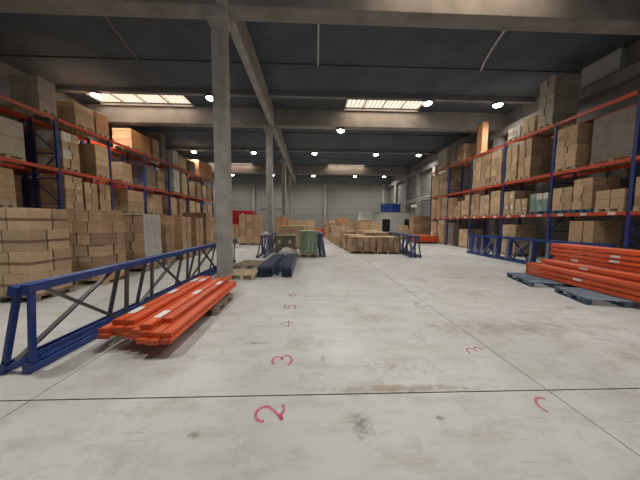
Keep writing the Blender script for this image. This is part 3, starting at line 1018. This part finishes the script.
# near pile, lying flat on a wooden pallet
pallet(-2.2, 4.85, 0.0, R(1), 1.0, 0.95, 'grey wooden pallet under the near pile of orange beams', 'dark')
for k, yy in enumerate((4.5, 5.2)):
    tag(MB().box(-2.72, -1.72, yy - 0.04, yy + 0.04, 0.142, 0.18).build('timber_batten', M['wooddark'], None, 0.003), 'timber batten under the near orange beams, %s from their near end' % ORD[k], 'batten', 'battens under the near orange beams')
pile = [
    (0, [(-2.66, 3.14, None), (-2.515, 3.22, None), (-2.37, 3.16, None), (-2.225, 3.1, None), (-2.08, 3.0, None), (-1.935, 2.96, None), (-1.79, 2.99, None)]),
    (1, [(-2.69, 3.18, None), (-2.54, 3.2, 0.1), (-2.39, 3.2, None), (-2.245, 3.12, None), (-2.1, 3.06, None), (-1.955, 3.05, None), (-1.81, 3.03, None)]),
    (2, [(-2.60, 3.30, (0.0, 1.0, 1.9)), (-2.44, 3.28, 1.95), (-2.13, 3.14, (0.0, 1.1)), (-1.97, 3.34, 1.6)]),
]
bh, bw = 0.062, 0.122
for l, row in pile:
    for k, (x_, y_, s) in enumerate(row):
        loose_beam(x_, y_, 0.182 + l * (bh + 0.002), R(1.0 - 0.1 * k), bh, bw,
                   'orange beam lying flat, %s across in the %s layer of the near pile' % (ORD[k], ('bottom', 'middle', 'top')[l]), 'orange beams of the near pile', s)

# big pile on the blue pallets
pallet(6.62, 6.72, 0.0, R(-17), 1.15, 1.3, 'blue pallet under the far end of the big orange pile', 'blue', 'blue pallets under the big orange pile')
pallet(6.56, 5.1, 0.0, R(-17), 1.35, 1.0, 'blue pallet under the middle of the big orange pile', 'blue', 'blue pallets under the big orange pile')
pallet(7.78, 5.9, 0.0, R(-4), 0.7, 1.2, 'blue pallet under the tall side of the big orange pile', 'blue', 'blue pallets under the big orange pile')
rnd = random.Random(11)
bh, bw = 0.118, 0.055
for tier, xs, nl in (('low', [6.44 + 0.095 * k for k in range(3)], 3), ('stepped', [6.745 + 0.087 * k for k in range(4)], 4), ('tall', [7.13 + 0.088 * k for k in range(6)], 8)):
    for l in range(nl):
        for k, x_ in enumerate(xs):
            if not (k == 0 or l == nl - 1):
                continue
            loose_beam(x_ + 0.02 + rnd.uniform(-0.004, 0.004) * (1 if l else 0), 3.82 + rnd.uniform(-0.07, 0.07) + (0.15 if tier == 'low' else 0.05), 0.145 + l * (bh + 0.001), R(-4), bh, bw,
                       'orange beam, %s row of %s layer, %s tier of big pile' % (ORD[k], ORD[l], tier), 'orange beams of the big pile', None,
                       rnd.uniform(1.4, 2.7) if (k == 0 and rnd.random() < 0.7) else None, ln=3.3)

# far piles
for pn, (x_, y_, cols, nl) in (('small pile before the block office', (8.6, 19.4, 8, 4)), ('second pile beside the wall rack', (9.72, 19.5, 5, 4))):
    for l in range(nl):
        for k in range(cols):
            if not (k in (0, cols - 1) or l == nl - 1 or True):
                continue
            loose_beam(x_ + k * 0.13, y_ + rnd.uniform(-0.04, 0.04), 0.145 + l * 0.12, 0, 0.118, 0.1225 - 0.01,
                       'orange beam, %s across, %s layer of %s' % (ORD[k], ORD[l], pn), 'orange beams of the ' + pn, 0.1 if (l == nl - 1 and k % 3 == 0) else None)
    pallet(x_ + 0.065 * (cols - 1), y_ + 1.3, 0.0, 0, 0.13 * cols, 1.2, 'wooden pallet under the ' + pn, 'dark')
pallet(0.2, 27.2, 0.0, 0, 2.2, 1.2, 'wooden pallet under the orange beams far behind the green load', 'dark')
for k in range(4):
    for l in range(7):
        loose_beam(-0.75, 26.9 + 0.13 * k, 0.145 + l * 0.12, R(-90), 0.118, 0.1125, 'orange beam, %s row, %s layer of pile far behind green load' % (ORD[k], ORD[l]), 'orange beams far behind the green load')

# ------------------------------------------------------------------ block office, blue container, red machine, rail
t = thing('block_office', 'small flat-roofed office of pale concrete blocks by the side wall', 'office', (10.4, 29.0, 0))
MB().box(-2.05, 1.85, 0, 0.2, 2.1, 2.85).box(-2.05, -1.93, 0, 0.2, 0, 2.1).box(-0.95, 0.75, 0, 0.2, 0, 2.1).box(1.55, 1.85, 0, 0.2, 0, 2.1).box(0.75, 1.55, 0, 0.2, 0, 0.9) \
    .box(-2.05, -1.85, 0.2, 4, 0, 2.85).build('wall', M['office'], t)
MB().box(-2.1, 1.45, -0.05, 4, 2.85, 2.95).build('roof', M['conc'], t)
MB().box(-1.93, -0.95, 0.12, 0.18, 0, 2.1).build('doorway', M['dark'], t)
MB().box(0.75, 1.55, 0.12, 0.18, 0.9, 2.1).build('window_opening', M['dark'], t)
MB().box(-0.95, -0.87, -0.03, 0.0, 0, 2.15).box(-2.0, -1.93, -0.03, 0.0, 0, 2.15).box(-2.0, -0.87, -0.03, 0, 2.1, 2.17).build('door_frame', M['rail'], t)

t = thing('blue_container', 'dark blue steel box on the roof of the block office', 'container', (9.85, 30.3, 2.95), R(38))
mb = MB().box(-0.85, 0.85, -0.85, 0.85, 0.03, 0.95)
for k in range(6):
    p = -0.75 + 0.27 * k
    mb.box(p, p + 0.12, -0.87, -0.85, 0.08, 0.9).box(-0.87, -0.85, p, p + 0.12, 0.08, 0.9)
mb.build('body', M['bluebox'], t)
MB().box(-0.9, 0.9, -0.9, 0.9, 0.95, 1.02).build('lid', M['bluebox'], t)

# pale slabs piled behind the centre block
for k in range(6):
    w = 0.1 * k
    tag(MB().box(6.3 + w * 0.8, 9.3 - w * 0.3, 33.0, 34.6, 0.02 + 0.5 * k, 0.5 + 0.5 * k).build('foam_block', M['white'], None, 0.02),
        'long pale block, %s from the floor in the heap beside the office' % ORD[k], 'block', 'pale blocks beside the office')

t = thing('red_machine', 'red steel machine behind the tall carton stack', 'machine', (-7.3, 26.0, 0))
MB().box(-1.3, 1.2, 0, 1.6, 1.9, 2.85).box(-1.3, -0.2, 0.0, 1.6, 0.5, 1.9).build('body', M['redpaint'], t, 0.05)
MB().box(-1.1, 1.0, 0.2, 1.4, 0.0, 0.5).build('base', M['galv'], t)
MB().box(0.8, 1.1, 0.1, 1.5, 0.5, 1.9).build('mast', M['galv'], t)
MB().cyl((0, 0, 0), 0.12, 0.12, 0.02, 16).build('badge', M['sticker'], t, loc=(0.15, -0.02, 2.42)).rotation_euler = (R(90), 0, 0)
b = MB().tube([(-6.0, 29.9, 3.2), (-3.0, 29.9, 3.25)], 0.06)
b.box(-5.98, -5.9, 29.86, 29.94, 0, 3.2).box(-3.1, -3.02, 29.86, 29.94, 0, 3.2)
tag(b.build('dark_rail', M['steelbar']), 'dark steel rail on posts behind the second column', 'rail')

t = thing('pipe_rail', 'pale twin pipe rail running along the side wall above the office', 'rail', (11.6, 22.5, 0))
MB().tube([(-0.1, 0, 4.32), (-0.1, 10.0, 4.18)], 0.05).build('upper_pipe', M['rail'], t)
MB().tube([(-0.25, 0, 4.05), (-0.25, 10.0, 3.95)], 0.04).build('lower_pipe', M['rail'], t)
mb = MB()
for k in range(5):
    mb.bar((-0.3, 0.6 + 2.2 * k, 4.0), (0.7, 0.6 + 2.2 * k, 4.0), 0.06, 0.06)
mb.build('bracket', M['galv'], t)
t = thing('emergency_light', 'white slanted emergency lamp on the side wall above the office', 'lamp', (11.2, 26.5, 3.35))
MB().box(-0.3, 0.3, -0.1, 0.1, 0, 0.28).build('housing', M['sticker'], t, 0.02)
MB().bar((0.3, 0, 0.14), (1.1, 0, 0.14), 0.05, 0.05).build('bracket', M['galv'], t)


# ------------------------------------------------------------------ sprayed numbers on the floor
def ribbon(name, strokes, x, y, sx, sy, w, m, label, rz=R(90)):
    """strokes in a unit box, u to the right and v up; written turned a quarter so the top points to -X"""
    mb = MB()
    for st in strokes:
        pts = [Vector(((u - 0.5) * sx, (v - 0.5) * sy, 0)) for u, v in st]
        k = len(mb.v)
        for i, p in enumerate(pts):
            d = (pts[min(i + 1, len(pts) - 1)] - pts[max(0, i - 1)]).normalized()
            nrm = Vector((-d.y, d.x, 0))
            for s in (-1, 1):
                for z in (0.0, 0.0012):
                    q = p + nrm * s * w / 2
                    mb.v.append((q.x, q.y, z))
        for i in range(len(pts) - 1):
            a, b_ = k + 4 * i, k + 4 * i + 4
            mb.f += [(a + 1, a + 3, b_ + 3, b_ + 1), (a, b_, b_ + 2, a + 2), (a, a + 1, b_ + 1, b_), (a + 2, b_ + 2, b_ + 3, a + 3)]
        e = k + 4 * (len(pts) - 1)
        mb.f += [(k, k + 2, k + 3, k + 1), (e, e + 1, e + 3, e + 2)]
    o = mb.build(name, m)
    o.location = (x, y, 0.0015)
    o.rotation_euler = (0, 0, rz)
    return tag(o, label, 'floor marking', 'sprayed floor numbers')


def arc(cx, cy, rx, ry, a0, a1, n=14):
    return [(cx + rx * math.cos(R(a0 + (a1 - a0) * i / n)), cy + ry * math.sin(R(a0 + (a1 - a0) * i / n))) for i in range(n + 1)]


two = [arc(0.45, 0.70, 0.42, 0.30, 190, -40) + [(0.35, 0.18), (0.08, 0.04)], [(0.08, 0.04), (0.35, 0.1), (0.65, 0.02), (1.0, 0.08)]]
three = [arc(0.45, 0.74, 0.4, 0.25, 160, -80) , arc(0.45, 0.27, 0.48, 0.26, 85, -160)]
four = [[(0.6, 1.0), (0.1, 0.35), (0.95, 0.4)], [(0.7, 0.75), (0.65, 0.0)]]
five = [[(0.9, 0.95), (0.25, 0.95), (0.2, 0.55)], arc(0.42, 0.32, 0.42, 0.3, 120, -150)]
six = [[(0.7, 1.0), (0.3, 0.6)] + arc(0.5, 0.28, 0.34, 0.27, 170, -190)]
ribbon('painted_number', two, -0.36, 2.08, 0.20, 0.25, 0.030, M['pink'], 'pink sprayed number 2 on the floor, nearest the joint')
ribbon('painted_number', three, -0.35, 2.92, 0.22, 0.24, 0.028, M['pink'], 'pink sprayed number 3 on the floor')
ribbon('painted_number', four, -0.40, 4.0, 0.30, 0.24, 0.028, M['pinkfaint'], 'faded pink sprayed number 4 on the floor')
ribbon('painted_number', five, -0.42, 4.82, 0.30, 0.24, 0.03, M['pinkfaint'], 'faded pink sprayed number 5 on the floor')
ribbon('painted_number', six, -0.46, 5.6, 0.30, 0.2, 0.028, M['pinkfaint'], 'faint pink sprayed number 6 on the floor')
ribbon('painted_number', [arc(0.45, 0.5, 0.42, 0.42, 150, -20)], 2.22, 2.1, 0.26, 0.2, 0.026, M['pinkfaint'], 'broken pink sprayed arc on the floor by the joint crossing', R(70))
ribbon('painted_number', [arc(0.45, 0.74, 0.4, 0.25, 100, -80), arc(0.45, 0.27, 0.48, 0.26, 40, -60)], 2.2, 3.04, 0.27, 0.24, 0.022, M['pinkfaint'], 'faint pink sprayed 3 on the floor beside the lengthwise joint')
ribbon('painted_number', [arc(0.42, 0.32, 0.42, 0.3, 120, -60)], 2.2, 4.88, 0.3, 0.22, 0.022, M['pinkfaint'], 'faint pink sprayed mark farther along the lengthwise joint')


# ------------------------------------------------------------------ build the cartons
# the 300 that show most are things of their own; the rest are one object
W_, H_, FF = 320, 240, 245.0 / 2
rot = np.array(CAM_M.to_3x3())
px, py = np.meshgrid(np.arange(W_) + 0.5, np.arange(H_) + 0.5)
dirs = np.stack([(px - W_ / 2) / FF, -(py - H_ / 2) / FF, -np.ones_like(px)], -1) @ rot.T
org = np.array([0, 0, CAM_H])
zb = np.full((H_, W_), 1e9)
idb = np.full((H_, W_), -1)
for i, c in enumerate(CARTONS):
    b_ = c['b']
    cor = np.array([(x, y, z) for x in b_[0:2] for y in b_[2:4] for z in b_[4:6]]) - org
    v = cor @ rot
    if (-v[:, 2]).min() < 0.1:
        continue
    u = W_ / 2 + FF * v[:, 0] / -v[:, 2]
    w = H_ / 2 - FF * v[:, 1] / -v[:, 2]
    u0, u1, w0, w1 = max(0, int(u.min())), min(W_, int(u.max()) + 2), max(0, int(w.min())), min(H_, int(w.max()) + 2)
    if u0 >= u1 or w0 >= w1:
        continue
    d = dirs[w0:w1, u0:u1]
    lo = np.array([b_[0], b_[2], b_[4]]) - org
    hi = np.array([b_[1], b_[3], b_[5]]) - org
    with np.errstate(divide='ignore'):
        t0, t1 = lo / d, hi / d
    tn = np.minimum(t0, t1).max(-1)
    tf = np.maximum(t0, t1).min(-1)
    sub = zb[w0:w1, u0:u1]
    hit = (tn < tf) & (tn > 0) & (tn < sub)
    sub[hit] = tn[hit]
    idb[w0:w1, u0:u1][hit] = i
cnt = np.bincount(idb[idb >= 0].ravel(), minlength=len(CARTONS))
order = sorted(range(len(CARTONS)), key=lambda i: -cnt[i])
OWN = set(i for i in order[:300] if cnt[i] > 0)

rest = {}
for i, c in enumerate(CARTONS):
    x0, x1, y0, y1, z0, z1 = c['b']
    if i in OWN:
        cx, cy = (x0 + x1) / 2, (y0 + y1) / 2
        hx, hy, h = (x1 - x0) / 2, (y1 - y0) / 2, z1 - z0
        nm = 'green_carton' if c['m'] in ('green', 'crate') else 'cardboard_carton'
        o = MB().box(-hx, hx, -hy, hy, 0, h).build(nm, M[c['m']], None, 0.007, (cx, cy, z0))
        tag(o, c['label'], 'carton', c['group'])
        if c['tape'] == 'mid':
            z = h * 0.48
            e = 0.0015
            MB().box(-hx - e, hx + e, -hy - e, -hy + 0.001, z - 0.03, z + 0.03).box(hx - 0.001, hx + e, -hy, hy, z - 0.03, z + 0.03).build('tape', M['tapedark'], o)
        elif c['tape'] == 'top':
            e = 0.0015
            z = h * 0.5
            MB().box(-hx * 0.96, hx * 0.96, -hy - e, -hy + 0.001, h - 0.05, h - 0.012).build('tape', M['tape'], o)
        if c['sticker']:
            if c['m'] == 'olive':
                l = MB().box(-0.07, 0.07, -hy - 0.003, -hy, h * 0.45, h * 0.68).build('paper_label', M['sticker'], o)
            else:
                l = MB().box(-hx - 0.003, -hx, -0.06, 0.06, h * 0.35, h * 0.65).build('paper_label', M['sticker'], o)
            l['label'] = 'white paper label'
    else:
        rest.setdefault(c['m'], MB()).box(*c['b'])
if rest:
    names = list(rest)
    allmb = MB()
    mi = []
    for k, nm in enumerate(names):
        off = len(allmb.v)
        allmb.v += rest[nm].v
        allmb.f += [tuple(q + off for q in f) for f in rest[nm].f]
        mi += [k] * len(rest[nm].f)
    o = allmb.build('cardboard_cartons', M[names[0]])
    me = o.data
    me.materials.clear()
    for nm in names:
        me.materials.append(M[nm])
    for p, k in zip(me.polygons, mi):
        p.material_index = k
    tag(o, 'the many smaller cartons farther back on the racks and in the floor stacks', 'cartons', 'remaining cartons', 'stuff')
print('CARTONS', len(CARTONS), 'own', len(OWN), 'visible', int((cnt > 0).sum()), 'px of last', cnt[order[299]] if len(order) > 299 else None)
